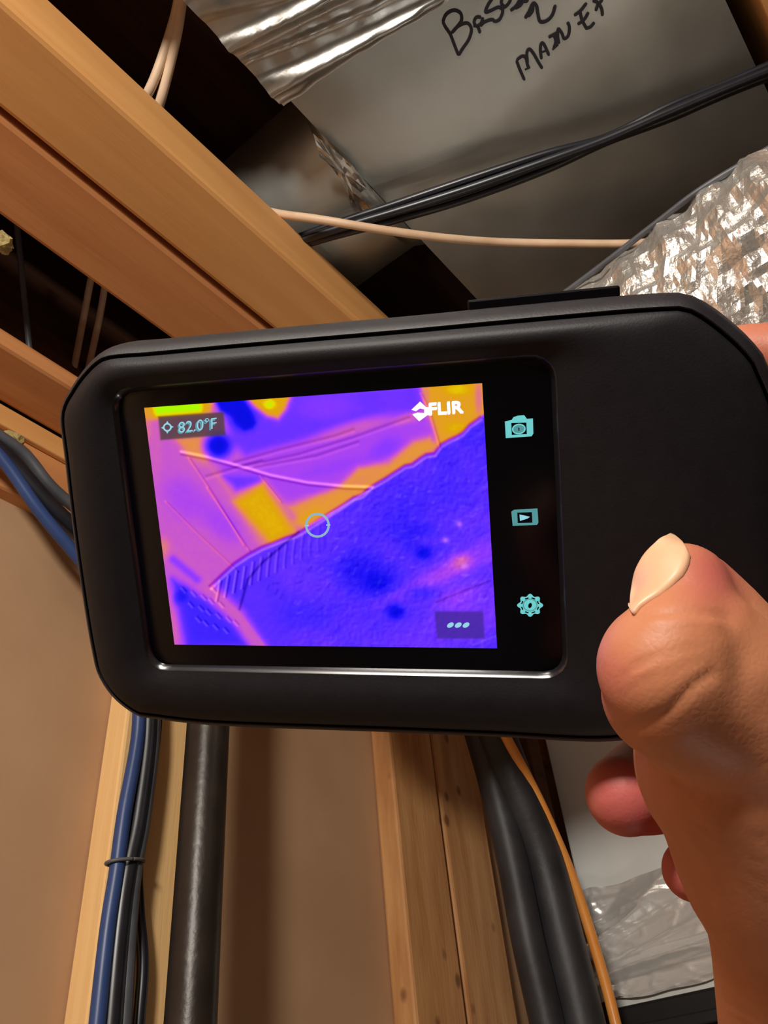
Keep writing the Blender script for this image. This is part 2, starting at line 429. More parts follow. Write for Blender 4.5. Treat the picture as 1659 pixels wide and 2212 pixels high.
adopt(box('cabinet_rim', (rx0-0.024,RY-0.038,zt0-0.05), (rx1+0.104,RY-0.0302,zt0-0.035), M['black'], 0.002), plen)

# ================================================================== PIPE AND CABLES ON THE WALL
PX = -0.582
pa, pb = on_x((452,1580),PX), on_x((408,2212),PX); py = (pa[1]+pb[1])/2
pr = 0.0205
pp = empty('black_pipe', (PX,py,0.0), 'straight black iron pipe running up the wall beside the pale stud', 'pipe')
V, F = tube_geo([(PX,py,0.002),(PX,py,1.0),(PX,py,1.9),(PX,py,2.20)], pr, 32)
o = link_mesh('pipe_body', V, F, M['pipe'], None, True); fix_normals(o); o.data.set_sharp_from_angle(angle=math.radians(60)); adopt(o, pp)

def wall_cable(name, pts, x, r, m, label, cat='cable', group=None, **k):
    P = [on_x((p[0],p[1]), x if len(p) < 3 else p[2]) for p in pts]
    return tag(tube(name, P, r, m, **k), label, cat, group)
wall_cable('blue_cable', [(-160,800),(0,985),(90,1110),(200,1245),(285,1390),(300,1560),(268,1760),(252,1880),(232,2010),(210,2212),(190,2420)], -0.634, 0.0066, M['blue'],
           'blue cable curving down the left edge of the cable bundle')
wall_cable('black_cable', [(-150,850),(10,985),(110,1095),(230,1215),(310,1380),(322,1560),(300,1760),(276,1880),(258,2010),(240,2212),(225,2420)], -0.636, 0.0092, M['blackcable'],
           'black cable directly beside the blue cable in the bundle')
wall_cable('grey_cable', [(-120,870),(40,970),(110,1050),(220,1160),(320,1360),(333,1560),(312,1760),(292,1880),(280,2010),(268,2212),(255,2420)], -0.634, 0.0062, M['greycable'],
           'thin grey cable on the right side of the bundle')
wall_cable('loose_cable', [(130,1075),(200,1128),(300,1250),(342,1420),(340,1560),(316,1760),(298,1870),(300,1960),(309,2080),(300,2212),(285,2420)], -0.643, 0.0052, M['blackcable'],
           'loose thin black cable bowing out below the bundle tie')
tie_c = on_x((272,1862), -0.634)
tt = [tie_c+np.array([0.011*math.cos(a)-0.001, 0.0175*math.sin(a), 0.003*math.sin(a)]) for a in np.linspace(0, 2*math.pi, 25)]
tag(tube('cable_tie', tt, 0.0016, M['tape'], n=2, sides=8), 'thin dark wire tie wrapped round the cable bundle', 'tie')
nl = on_x((238,1872), SX)
na = empty('bent_nail', nl, 'small bent steel nail beside the cable bundle tie', 'nail')
adopt(tube('shank', [nl+np.array([-0.004,0,0]), nl+np.array([0.006,0,0]), nl+np.array([0.013,-0.003,-0.003])], 0.0016, M['nailhead'], sides=10), na)
adopt(tube('head', [nl+np.array([0.013,-0.003,-0.003]), nl+np.array([0.0155,-0.004,-0.004])], 0.004, M['nailhead'], sides=12), na)

# black foam tubes and orange wire in front of the right studs
wall_cable('foam_tube', [(985,1430),(1030,1570),(1068,1700),(1105,1850),(1140,2030),(1182,2212),(1225,2420)], -0.585, [0.0215]*0 or 0.0215, M['insul'],
           'black foam covered tube nearest the knotty stud', 'tube', sides=24)
wall_cable('foam_tube', [(1000,1380),(1055,1540),(1110,1690),(1170,1850),(1215,2030),(1258,2212),(1300,2420)], -0.560, 0.0285, M['insul'],
           'thicker black foam covered tube just left of the orange wire', 'tube', sides=24)
wall_cable('orange_wire', [(1010,1430),(1092,1590),(1165,1730),(1232,1885),(1286,2050),(1330,2212),(1370,2420)], -0.535, 0.0072, M['copper'],
           'glossy orange wire curving down beside the black foam tubes', 'wire')

# cables under the ceiling
for k, (dy, dz, r) in enumerate([(-22,0.004,0.0042),(-4,-0.004,0.0048),(15,0.0,0.0046),(6,0.004,0.0038)]):
    lab = ['uppermost black cable of the strand crossing under the duct', 'thickest black cable in the strand crossing under the duct',
           'lowest black cable of the strand crossing under the duct', 'thin black cable tucked behind the strand crossing under the duct'][k]
    s = [1.0, 0.2, -0.6, 0.6][k]
    tag(tube('black_cable', [on_z((560,558+dy*0.5),2.332+dz), on_z((680,512+dy*0.6),2.318+dz), on_z((850,462+dy*0.9),2.312+dz), on_z((1010,412+dy*1.1),2.31+dz),
         on_z((1180,352+dy*0.9),2.31+dz), on_z((1310,302+dy*0.25),2.312+dz), on_z((1450,243+dy*0.7),2.315+dz), on_z((1600,180+dy*0.6),2.318+dz), on_z((1900,60+dy),2.32+dz)], r, M['blackcable']), lab, 'cable', 'black cables crossing under the duct')
tag(tube('cream_cable', [on_z((440,420),2.39), on_z((585,458),2.332), on_z((690,474),2.300), on_z((830,497),2.288), on_z((960,514),2.29), on_z((1080,523),2.30), on_z((1230,526),2.29), on_z((1400,524),2.27), on_z((1560,500),2.27)], 0.0045, M['white']),
    'single cream cable sagging under the duct toward the foil duct', 'cable')
tag(tube('cream_cable', [on_z((404,-140),2.40), on_z((386,0),2.385), on_z((362,90),2.37), on_z((325,190),2.345), on_z((280,262),2.338)], 0.0048, M['white']),
    'cream cable dropping behind the beam, left of the twin pair', 'cable')
tag(tube('cream_cable', [on_z((412,-140),2.40), on_z((393,0),2.385), on_z((378,90),2.37), on_z((347,215),2.345), on_z((318,300),2.338)], 0.0050, M['white']),
    'cream cable dropping behind the beam, right of the twin pair', 'cable')
tag(tube('cream_cable', [on_z((197,600),2.39), on_z((184,668),2.37), on_z((157,810),2.33), on_z((140,890),2.27), on_z((128,950),2.24)], 0.0042, M['white']),
    'dim cream cable in the dark bay, left of two by the device corner', 'cable')
tag(tube('cream_cable', [on_z((228,610),2.39), on_z((215,685),2.37), on_z((187,815),2.33), on_z((171,890),2.27), on_z((160,950),2.24)], 0.0042, M['white']),
    'dim cream cable in the dark bay, right of two by the device corner', 'cable')
tag(tube('grey_cable', [on_z((32,440),2.41), on_z((42,540),2.37), on_z((52,640),2.33), on_z((63,745),2.29), on_z((70,800),2.26), on_z((74,860),2.24)], 0.0035, M['greycable']),
    'thin dark grey cable hanging in the dark bay at far left', 'cable')
def scrap_blob(name, c, r, m, label, cat, seed):
    bm = bmesh.new(); bmesh.ops.create_icosphere(bm, subdivisions=3, radius=r)
    for v in bm.verts:
        d = v.co.normalized(); v.co = d*r*(1+0.45*noise.noise(d*2.2+Vector((seed,0,0)))+0.2*noise.noise(d*6+Vector((0,seed,0))))
        v.co += Vector(c)
    me = bpy.data.meshes.new(name); bm.to_mesh(me); bm.free(); me.materials.append(m)
    o = bpy.data.objects.new(name, me); C.objects.link(o); return tag(o, label, cat)
scrap_blob('foam_scrap', on_x((22,960), -0.667), 0.013, M['foam'], 'yellow foam scrap stuck on the top plate above the blue cable', 'foam', 2.0)
scrap_blob('insulation_scrap', on_x((4,525), -0.465), 0.009, M['foam'], 'pale insulation scrap in the dark bay at the left edge', 'insulation', 5.0)

# ================================================================== THERMAL CAMERA
U = 0.0355                                    # half the display's width, in metres
def rodrigues(v):
    t = np.linalg.norm(v); k = v/t
    K = np.array([[0,-k[2],k[1]],[k[2],0,-k[0]],[-k[1],k[0],0]])
    return np.eye(3)+math.sin(t)*K+(1-math.cos(t))*K@K
DR = rodrigues(np.array([0.18157508,-0.25627813,0.055821])); DT = np.array([-0.4010668,-0.07935969,-4.61446471]); DH = 0.73219964
def dev(x, y, z=0.0):                         # device units -> world
    return EYE + WORLD @ ((DR @ np.array([x,y,z]) + DT) * U)
def to_dev(p, z=0.0):                         # surveyed pixel -> device x, y on the plane z
    d = np.array([(p[0]-CX)/FOC, (CY-p[1])/FOC, -1.0]); n = DR[:,2]
    s = ((DT+n*z)@n)/(d@n); q = (d*s-DT)@DR
    return q[:2]
def dev_px(x, y, z=0.0):
    q = np.stack([x,y,np.full_like(x,z)],-1)@DR.T+DT
    return CX+FOC*q[...,0]/-q[...,2], CY-FOC*q[...,1]/-q[...,2]

device = empty('thermal_camera', dev(0.45,0,-0.3), 'black handheld thermal camera with glowing purple heat image on its screen', 'thermal camera')
ZW = -0.28
sil = [(362,731),(548,713),(733,696),(900,681),(1083,663),(1339,639),(1449,632),(1490,636),(1540,663),(1595,707),(1632,745),(1650,773)]
bot = [(1324,1583),(1079,1574),(850,1565),(512,1553),(376,1539),(331,1530),(277,1490),(240,1435),(225,1377),(211,1295),(197,1200),(182,1085),(170,977),(161,900),(167,860),(181,832),(209,790),(246,753),(283,738)]
out = [to_dev(p, ZW) for p in sil]
xr = max(q[0] for q in out)+0.10
out += [np.array([xr,0.45]), np.array([xr+0.01,0.0]), np.array([xr,-0.6]), np.array([xr-0.06,-0.85]), np.array([xr-0.22,-1.06]), np.array([xr-0.45,-1.2])]
out += [to_dev(p, ZW) for p in bot]
poly = np.array([q for q in out])
cen = np.array([0.15, -0.02])
def densify(poly):
    pts = np.array(catmull(list(poly)+[poly[0]], 8)); return pts
dense = densify(poly)
NA = 240
def radial(poly, c, n):
    res = []
    for k in range(n):
        a = 2*math.pi*k/n; d = np.array([math.cos(a), math.sin(a)]); best = 0
        for i in range(len(poly)-1):
            p, q = poly[i]-c, poly[i+1]-c; e = q-p
            den = d[0]*e[1]-d[1]*e[0]
            if abs(den) < 1e-12: continue
            t = (p[0]*e[1]-p[1]*e[0])/den; s = (p[0]*d[1]-p[1]*d[0])/den
            if -1e-9 <= s <= 1+1e-9 and t > best: best = t
        res.append(c+d*best)
    return np.array(res)
outline = radial(dense, cen, NA)
# inward normals
tang = np.roll(outline,-1,0)-np.roll(outline,1,0); nin = np.stack([-tang[:,1],tang[:,0]],-1); nin /= np.linalg.norm(nin,axis=1)[:,None]
for _ in range(3): nin = (np.roll(nin,1,0)+nin*2+np.roll(nin,-1,0)); nin /= np.linalg.norm(nin,axis=1)[:,None]
def ring(inset, z): return [dev(p[0],p[1],z) for p in outline+nin*inset]
def loft(name, rings, m, cap0=False, cap1=False, parent=None):
    V, F = [], []; n = len(rings[0])
    for r in rings: V += list(r)
    for i in range(len(rings)-1):
        for k in range(n):
            F.append((i*n+k, i*n+(k+1)%n, (i+1)*n+(k+1)%n, (i+1)*n+k))
    if cap0: F.append(tuple(range(n))[::-1])
    if cap1: F.append(tuple((len(rings)-1)*n+k for k in range(n)))
    o = link_mesh(name, V, F, m, None, True); fix_normals(o)
    o.data.set_sharp_from_angle(angle=math.radians(50))
    return adopt(o, parent) if parent else o
loft('bumper', [ring(0.26,-0.78),ring(0.16,-0.76),ring(0.07,-0.68),ring(0.02,-0.55),ring(0.0,-0.40),ring(0.0,ZW),ring(0.012,-0.19),ring(0.035,-0.10),ring(0.062,-0.045),ring(0.082,-0.028),
                ring(0.088,-0.032),ring(0.092,-0.07),ring(0.093,-0.12)], M['blackplastic'], cap0=True, parent=device)
# window outline: rounded rectangle
wx0, wx1, wy0, wy1 = -1.20, 1.385, -0.895, 0.86
def rrect(x0,x1,y0,y1,r,n=10):
    P = []
    for cx_, cy_, a0 in ((x1-r,y1-r,0),(x0+r,y1-r,90),(x0+r,y0+r,180),(x1-r,y0+r,270)):
        for i in range(n+1):
            a = math.radians(a0+90*i/n); P.append((cx_+r*math.cos(a), cy_+r*math.sin(a)))
    P.append(P[0]); return np.array(P)
win = radial(rrect(wx0,wx1,wy0,wy1,0.13), cen, NA)
win2 = radial(rrect(wx0+0.012,wx1-0.012,wy0+0.012,wy1-0.012,0.12), cen, NA)
win3 = radial(rrect(wx0+0.03,wx1-0.03,wy0+0.03,wy1-0.03,0.10), cen, NA)
sh0 = outline+nin*0.108
def mixring(t, z): return [dev(*(win[k]*(1-t)+sh0[k]*t), z) for k in range(NA)]
loft('front_shell', [ring(0.102,-0.12),ring(0.103,-0.045),ring(0.108,-0.022),ring(0.125,-0.012),mixring(0.86,0.004),mixring(0.66,0.022),mixring(0.46,0.026),mixring(0.27,0.016),mixring(0.12,-0.002),mixring(0.0,-0.014),
      [dev(q[0],q[1],-0.10) for q in win]], M['shell'], parent=device)
loft('screen_glass', [[dev(q[0],q[1],-0.1) for q in win2],[dev(q[0],q[1],-0.05) for q in win2],[dev(*(q*0.993+cen*0.007),-0.042) for q in win2]], M['glass'], cap0=True, cap1=True, parent=device)
loft('window_rim', [[dev(q[0],q[1],-0.10) for q in win],[dev(q[0],q[1],-0.013) for q in win],[dev(q[0],q[1],-0.041) for q in win3],[dev(q[0],q[1],-0.10) for q in win3]], M['rim'], parent=device)
# shutter release bar on the top edge
t0, t1 = to_dev((1016,664),-0.42), to_dev((1338,640),-0.42)
def dev_box(name, x0,x1,y0,y1,z0,z1,m,bev=0.01):
    bm = bmesh.new(); bmesh.ops.create_cube(bm, size=1.0)
    for v in bm.verts: v.co = Vector((x0+(v.co.x+.5)*(x1-x0), y0+(v.co.y+.5)*(y1-y0), z0+(v.co.z+.5)*(z1-z0)))
    bmesh.ops.bevel(bm, geom=bm.edges[:], offset=bev, segments=2, profile=0.5, affect='EDGES')
    for v in bm.verts: v.co = Vector(dev(*v.co))
    me = bpy.data.meshes.new(name); bm.to_mesh(me); bm.free(); me.materials.append(m)
    o = bpy.data.objects.new(name, me); C.objects.link(o); fix_normals(o); return adopt(o, device)
dev_box('shutter_button', t0[0], t1[0], t0[1]-0.05, t0[1]+0.032, -0.55, -0.30, M['glass'], 0.012)
# lanyard-side lens barrel and lamp on the back (out of sight from here)
dev_box('lens_plate', -0.9, 0.3, 0.1, 0.75, -0.83, -0.77, M['shell'], 0.03)

# ---- heat image: colour attribute on a fine flat display
def lin(c):
    c = np.asarray(c, float)/255; return np.where(c <= 0.04045, c/12.92, ((c+0.055)/1.055)**2.4)
STOPS = [(0,(0,10,225)),(.12,(22,12,245)),(.25,(66,36,255)),(.36,(98,46,255)),(.46,(142,58,255)),(.54,(172,68,240)),(.60,(194,82,216)),(.67,(216,100,176)),(.74,(228,128,110)),(.81,(230,150,55)),(.88,(224,166,8)),(.94,(236,214,0)),(1.0,(170,250,0))]
def palette(h):
    xs = [s[0] for s in STOPS]
    return np.stack([np.interp(h, xs, [s[1][i] for s in STOPS]) for i in range(3)], -1)
def sd_poly(X, Y, P):
    d = np.full(X.shape, 1e9); inside = np.zeros(X.shape, bool); n = len(P)
    for i in range(n):
        ax, ay = P[i]; bx, by = P[(i+1)%n]; ex, ey = bx-ax, by-ay
        t = np.clip(((X-ax)*ex+(Y-ay)*ey)/(ex*ex+ey*ey), 0, 1)
        d = np.minimum(d, np.hypot(X-ax-t*ex, Y-ay-t*ey))
        cond = ((ay > Y) != (by > Y)) & (X < ex*(Y-ay)/(ey if ey else 1e-9)+ax)
        inside ^= cond
    return np.where(inside, -d, d)
def sd_line(X, Y, P):
    d = np.full(X.shape, 1e9)
    for (ax,ay),(bx,by) in zip(P[:-1],P[1:]):
        ex, ey = bx-ax, by-ay
        t = np.clip(((X-ax)*ex+(Y-ay)*ey)/(ex*ex+ey*ey), 0, 1)
        d = np.minimum(d, np.hypot(X-ax-t*ex, Y-ay-t*ey))
    return d
def vnoise(X, Y, s, seed):
    r = np.random.default_rng(seed).random((256,256))
    x, y = X/s, Y/s; xi, yi = np.floor(x).astype(int), np.floor(y).astype(int); fx, fy = x-xi, y-yi
    fx, fy = fx*fx*(3-2*fx), fy*fy*(3-2*fy)
    g = lambda a, b: r[a%256, b%256]
    return (g(xi,yi)*(1-fx)+g(xi+1,yi)*fx)*(1-fy)+(g(xi,yi+1)*(1-fx)+g(xi+1,yi+1)*fx)*fy-0.5
FLEX_TOP = [(1060,885),(1036,903),(1012,920),(998,936),(985,944),(968,952),(950,962),(943,972),(936,982),(918,984),(905,992),(888,1005),(872,1008),(850,1022),(832,1034),(812,1046),(795,1056),(778,1072),(760,1078),(740,1092),(708,1112),(680,1130),(655,1146),(635,1158),(610,1166),(585,1176),(560,1186),(530,1202),(500,1222),(475,1245),(448,1271)]
def heat_image(X, Y):
    H = np.full(X.shape, .62)
    def fill(P, h, soft):
        nonlocal H
        m = 1/(1+np.exp(np.clip(sd_poly(X,Y,P)/soft*2.2,-40,40))); H = H*(1-m)+h*m
    def blob(x, y, rx, ry, h, a=1.0, ang=0.0):
        nonlocal H
        c, s = math.cos(ang), math.sin(ang)
        u, v = ((X-x)*c+(Y-y)*s)/rx, (-(X-x)*s+(Y-y)*c)/ry
        m = a*np.exp(-(u*u+v*v)**1.5); H = H*(1-m)+h*m
    blob(395,1080,60,40,.54,.9,0.8); blob(470,1130,60,30,.53,.9,0.8); blob(345,1190,18,26,.76,.8); blob(330,960,14,80,.66,.7); blob(365,1345,16,50,.68,.8)
    blob(430,1000,30,14,.66,.7)
    fill([(372,948),(448,938),(452,985),(440,1000),(400,985)], .79, 9)
    fill([(470,850),(905,830),(918,878),(880,895),(720,935),(600,968),(525,988),(500,960),(478,900)], .38, 10)
    blob(700,880,70,30,.45,.8); blob(850,870,40,30,.40,.7)
    fill([(524,990),(600,968),(720,940),(900,890),(930,884),(950,955),(880,965),(800,1005),(740,1045),(610,1090),(560,1060),(480,1035),(470,1005)], .535, 8)
    blob(760,925,90,16,.65,.8,-0.28); blob(880,905,40,12,.66,.7,-0.28); blob(720,1010,90,16,.47,.6,-0.25); blob(830,970,40,22,.42,.7,-0.5); blob(700,1060,50,12,.50,.5)
    fill([(455,860),(522,860),(546,915),(540,926),(522,930),(498,902),(470,888)], .03, 6)
    fill([(478,1030),(556,1032),(562,1048),(506,1062)], .38, 8)
    blob(466,964,30,28,.01,1.0); blob(520,905,26,24,.02,.9)
    fill([(518,850),(628,845),(612,886),(596,906),(572,900),(545,880)], .88, 7); blob(577,874,13,11,.98,.9)
    fill([(300,860),(455,860),(449,893),(330,905),(300,915)], .86, 7); fill([(318,872),(430,866),(430,892),(330,900)], 1.0, 7)
    blob(312,890,10,14,.84,.8); blob(312,930,9,30,.72,.7)
    fill([(448,1010),(500,1090),(560,1190),(640,1160),(620,1100),(566,1040),(500,1070)], .70, 9)
    fill([(500,1086),(562,1048),(630,1150),(582,1180)], .89, 9)
    fill([(622,1098),(731,1052),(770,1012),(835,1004),(890,955),(926,945),(946,968),(800,1058),(708,1115),(650,1143)], .81, 9)
    blob(660,1120,40,14,.86,.7,-0.5); blob(780,1040,50,14,.76,.6,-0.5)
    fill([(904,820),(1060,815),(1062,900),(998,940),(945,970),(936,930),(915,870)], .845, 8)
    blob(985,842,30,14,.93,.8); blob(985,925,26,12,.92,.6); blob(1032,860,9,40,.70,.9); blob(918,860,8,40,.72,.6)
    # the cold flexible duct
    F = FLEX_TOP+[(520,1335),(585,1420),(1110,1430),(1100,900)]
    sd = sd_poly(X,Y,F); mF = 1/(1+np.exp(np.clip(sd/1.6,-40,40)))
    Hf = np.full(X.shape, .33) + .10*vnoise(X,Y,70,1)+.06*vnoise(X,Y,28,2)
    def fb(x,y,rx,ry,h,a,ang=0.0):
        nonlocal Hf
        c, s = math.cos(ang), math.sin(ang); u, v = ((X-x)*c+(Y-y)*s)/rx, (-(X-x)*s+(Y-y)*c)/ry
        m = a*np.exp(-(u*u+v*v)); Hf = Hf*(1-m)+h*m
    fb(560,1210,120,26,.36,.8,-0.6); fb(760,1120,110,26,.34,.7,-0.55); fb(700,1180,110,40,.33,.6,-.3)
    fb(1030,940,40,40,.24,.8); fb(900,1080,110,60,.22,.7,-.3); fb(890,1160,60,40,.13,.7); fb(780,1235,60,40,.10,.7); fb(980,1130,40,30,.34,.7); fb(940,1170,50,14,.40,.5)
    fb(1010,1340,110,60,.44,.9,-.3); fb(870,1390,140,34,.38,.8,-.2); fb(960,1240,90,22,.56,.8,-.45); fb(995,1216,26,16,.72,.8,-.3); fb(870,1285,50,14,.50,.7,-.4); fb(1040,1200,26,20,.46,.8); fb(985,1290,60,20,.50,.7,-.3)
    fb(812,1262,30,22,.04,.9); fb(852,1326,20,16,.02,1.0); fb(912,1198,16,14,.03,.95); fb(905,1285,40,16,.2,.7); fb(640,1330,80,40,.2,.6); fb(570,1350,40,30,.33,.6)
    H = H*(1-mF)+Hf*mF
    # rim joist strip and lower left corner
    fill([(366,1255),(388,1268),(440,1300),(500,1352),(540,1405),(398,1405)], .24, 12); blob(385,1290,14,20,.12,.7,0.5)
    s = sd_line(X,Y,[(372,1200),(450,1275),(510,1335),(560,1412)]); m = np.exp(-(s/17)**2); H = H*(1-m)+.63*m
    blob(365,1380,14,40,.66,.8); blob(345,1250,12,40,.62,.7)
    m = np.exp(-(sd_line(X,Y,[(368,1212),(420,1255)])/9)**2)*0.8; H = H*(1-m)+.42*m
    H = np.clip(H+.012*vnoise(X,Y,9,5)+.01*vnoise(X,Y,4,6), 0, 1)
    col = palette(H)
    # embossed visible-light detail
    def line(P, w, d, a=1.0):
        nonlocal col
        m = a*np.exp(-(sd_line(X,Y,P)/w)**2)[...,None]; col = col*(1-m)+(col+np.array(d))*m
    dark, lite = (-70,-50,-40), (60,50,45)
    for P in ([(500,1000),(600,972),(720,942),(760,928)],[(520,1008),(640,982),(760,945),(880,902)],[(545,1010),(680,985),(770,955)],[(440,1030),(520,1006),(560,996)]): line(P, 3.4, (-30,-22,-34), .8); line([(x,y+6) for x,y in P], 3.4, (24,16,4), .8)
    W_ = [(385,977),(440,988),(520,1010),(580,1028),(660,1044),(740,1052),(802,1054)]; line(W_, 3.2, (70,60,40)); line([(x,y+6) for x,y in W_], 2.6, (-30,-30,-30))
    line([(800,1058),(720,1106),(660,1140)], 2.6, (50,45,40)); line([(x-1,y-2) for x,y in FLEX_TOP[1:]], 2.8, (-40,-60,-40), .8); line([(x+2,y+5) for x,y in FLEX_TOP[1:]], 2.8, (90,60,10), .8)
    for P in ([(400,990),(450,1065),(520,1180)],[(440,1055),(530,1190)],[(350,1085),(420,1155),(505,1235)],[(556,1030),(600,1085)],[(905,850),(920,880),(945,965)]): line(P, 2.4, (40,25,-20), .8); line([(x+5,y+3) for x,y in P], 2.4, (-30,-30,-10), .7)
    line([(640,1152),(600,1186),(560,1220),(530,1255),(512,1320)], 2.8, (-45,-30,-60))
    for k in range(13):
        x0 = 462+k*18; y0 = 1258-k*10
        P = [(x0+6,y0),(x0+2,y0+24+k),(x0-2+k*0.4,y0+44+k)]; a = 1-.065*k
        line(P, 2.4, (50,45,0), a); line([(x+5,y) for x,y in P], 2.2, (-40,-35,-30), a)
    for k in range(16):
        x0 = 385+(k%4)*22+(k//4)*16; y0 = 1275+(k//4)*24+(k%3)*8; line([(x0,y0),(x0+8,y0+9)], 2.4, (50,40,0), .7); line([(x0+4,y0-3),(x0+12,y0+6)], 2, (-40,-30,-20), .7)
    r = np.random.default_rng(11)
    for k in range(150):
        x0, y0 = r.uniform(560,1050), r.uniform(1000,1330)
        if y0 < 1700-0.75*x0+ -20: continue
        L_ = r.uniform(4,16); a_ = r.uniform(-1.3,0.2); P = [(x0,y0),(x0+L_*math.cos(a_),y0+L_*math.sin(a_))]
        if np.min(sd_poly(np.array([x0]),np.array([y0]),F)) > -12: continue
        line(P, 2.4, (40,36,0) if k%3 else (-30,-26,-30), .45)
    for amp,sc,sd_ in ((22,11,21),(16,6,22)):
        e = (vnoise(X,Y,sc,sd_)-vnoise(X+2.5,Y+2.5,sc,sd_))*amp*1.1
        col = col+(e*mF*np.clip((X-520)/200,0.2,1))[...,None]*np.array((1.0,.9,.3))
    for x0,y0 in ((990,1135),(960,1170),(1000,1225)): m = .7*np.exp(-(((X-x0)**2+(Y-y0)**2)/45))[...,None]; col = col*(1-m)+np.array((220,130,255))*m
    line([(940,1305),(1000,1280),(1058,1258)], 2.4, (-30,-20,-50), .8); line([(1020,1398),(1078,1375)], 2.4, (40,40,0), .6)
    # readout panels
    for P, c, a in (([(335,901),(477,891),(481,941),(340,952)], (72,62,52), .80), ([(936,1325),(1042,1325),(1045,1384),(942,1384)], (66,40,150), .78)):
        m = a*(1/(1+np.exp(np.clip(sd_poly(X,Y,P)/.8,-40,40))))[...,None]; col = col*(1-m)+np.array(c)*m
    return np.clip(col, 0, 255)
nu, nv = 400, 300
gu, gv = np.meshgrid(np.linspace(-1,1,nu+1), np.linspace(DH,-DH,nv+1))
PXs, PYs = dev_px(gu, gv, 0.0)
colr = lin(heat_image(PXs, PYs))
pts3 = (np.stack([gu,gv,np.full_like(gu,-0.036)],-1).reshape(-1,3)@DR.T+DT)*U
pts3 = pts3@WORLD.T+EYE
idx = np.arange((nu+1)*(nv+1)).reshape(nv+1,nu+1)
quads = np.stack([idx[:-1,:-1],idx[1:,:-1],idx[1:,1:],idx[:-1,1:]],-1).reshape(-1,4)
me = bpy.data.meshes.new('display'); me.from_pydata(pts3.tolist(), [], quads.tolist()); me.update()
ca = me.color_attributes.new('thermal_colour', 'FLOAT_COLOR', 'POINT')
ca.data.foreach_set('color', np.concatenate([colr.reshape(-1,3), np.ones((len(pts3),1))],1).ravel().astype(np.float32))
dm = emit('heat_display', (1,1,1,1)); nt = dm.node_tree
an = nt.nodes.new('ShaderNodeAttribute'); an.attribute_name = 'thermal_colour'
nt.links.new(an.outputs['Color'], nt.nodes['Principled BSDF'].inputs['Emission Color'])
me.materials.append(dm)
disp = bpy.data.objects.new('display', me); C.objects.link(disp); adopt(disp, device)

# ---- writing and symbols on the screen
E_CY = emit('glow_cyan', srgb(112,205,205)); E_CY2 = emit('glow_cyan_dim', srgb(84,150,152)); E_PALE = emit('glow_pale_blue', srgb(150,212,228)); E_PALE2 = emit('glow_pale_blue_dim', srgb(96,158,172))
E_WH = emit('glow_white', (1,1,1,1), 1.1); E_DK = mat('screen_dark', (0.002,0.002,0.006,1), 0.5, spec=0.1)
def flat(polys, z, m, name):                  # polys in surveyed pixels, laid on the screen plane
    V, F = [], []
    for P in polys:
        b = len(V)
        for p in P: q = to_dev(p, 0.0); V.append(dev(q[0], q[1], z))
        F.append(tuple(range(b, b+len(P))))
    o = link_mesh(name, V, F, m); return adopt(o, device)
def ringpoly(cx_, cy_, r0, r1, n=28, sy=1.0):
    return [[(cx_+r0*math.cos(a), cy_+sy*r0*math.sin(a)),(cx_+r1*math.cos(a), cy_+sy*r1*math.sin(a)),(cx_+r1*math.cos(b), cy_+sy*r1*math.sin(b)),(cx_+r0*math.cos(b), cy_+sy*r0*math.sin(b))]
            for a, b in [(2*math.pi*k/n, 2*math.pi*(k+1)/n) for k in range(n)]]
def disc(cx_, cy_, rx, ry, n=24, rot=0.0):
    c, s = math.cos(rot), math.sin(rot)
    return [(cx_+rx*math.cos(a)*c-ry*math.sin(a)*s, cy_+rx*math.cos(a)*s+ry*math.sin(a)*c) for a in [2*math.pi*k/n for k in range(n)]]
def text(body, name, px_l, px_r, height_px, m, z, spread=0.0, shear=0.0, ghost=None):
    cu = bpy.data.curves.new(name, 'FONT'); cu.body = body; cu.size = 1.0; cu.offset = spread; cu.shear = shear; cu.resolution_u = 4
    to = bpy.data.objects.new(name, cu); C.objects.link(to)
    bpy.context.view_layer.update()
    dg = bpy.context.evaluated_depsgraph_get(); tm = bpy.data.meshes.new_from_object(to.evaluated_get(dg))
    bpy.data.objects.remove(to)
    co = np.array([v.co[:] for v in tm.vertices]); lo, hi = co.min(0), co.max(0)
    a, b = to_dev(px_l), to_dev(px_r); ex = b-a; ey = np.array([-ex[1], ex[0]])/np.linalg.norm(ex)
    hu = height_px/FOC*4.6
    F0 = [tuple(p.vertices) for p in tm.polygons]; V, F = [], []
    for off in ([(0,0)]+([ghost] if ghost else [])):
        base = len(V)
        for c in co:
            q = a+ex*((c[0]-lo[0])/(hi[0]-lo[0])+off[0])+ey*hu*((c[1]-lo[1])/(hi[1]-lo[1])+off[1]); V.append(dev(q[0],q[1],z+(0.002 if base else 0)))
        F += [tuple(i+base for i in f) for f in F0]
    return adopt(link_mesh(name, V, F, m), device)
text('82.0°F', 'temperature_readout', (379,939), (463,929), 25, E_PALE2, -0.030, 0.012, 0.15)
text('82.0°F', 'temperature_readout', (382,936), (467,926), 25, E_PALE, -0.027, -0.004, 0.15)
flat([p for p in ringpoly(356,924,6,9.5,20)]+[[(342,925),(350,921),(350,929)],[(370,923),(362,919),(362,927)],[(356,910),(352,917),(360,917)],[(356,938),(352,931),(360,931)]], -0.029, E_PALE, 'spot_symbol')
text('FLIR', 'maker_mark', (925,899), (1000,894), 24, E_WH, -0.029, 0.022, 0.0, (0.015,0.1))
flat([[(886,886),(905,868),(918,880),(918,886),(905,883),(896,889)],[(888,896),(899,892),(916,893),(922,897),(903,911)],[(914,880),(926,880),(926,898),(914,898)]], -0.029, E_WH, 'maker_symbol')
flat(ringpoly(682,1137,22,27,36), -0.030, emit('glow_ring', srgb(150,190,210), 0.9), 'spot_ring')
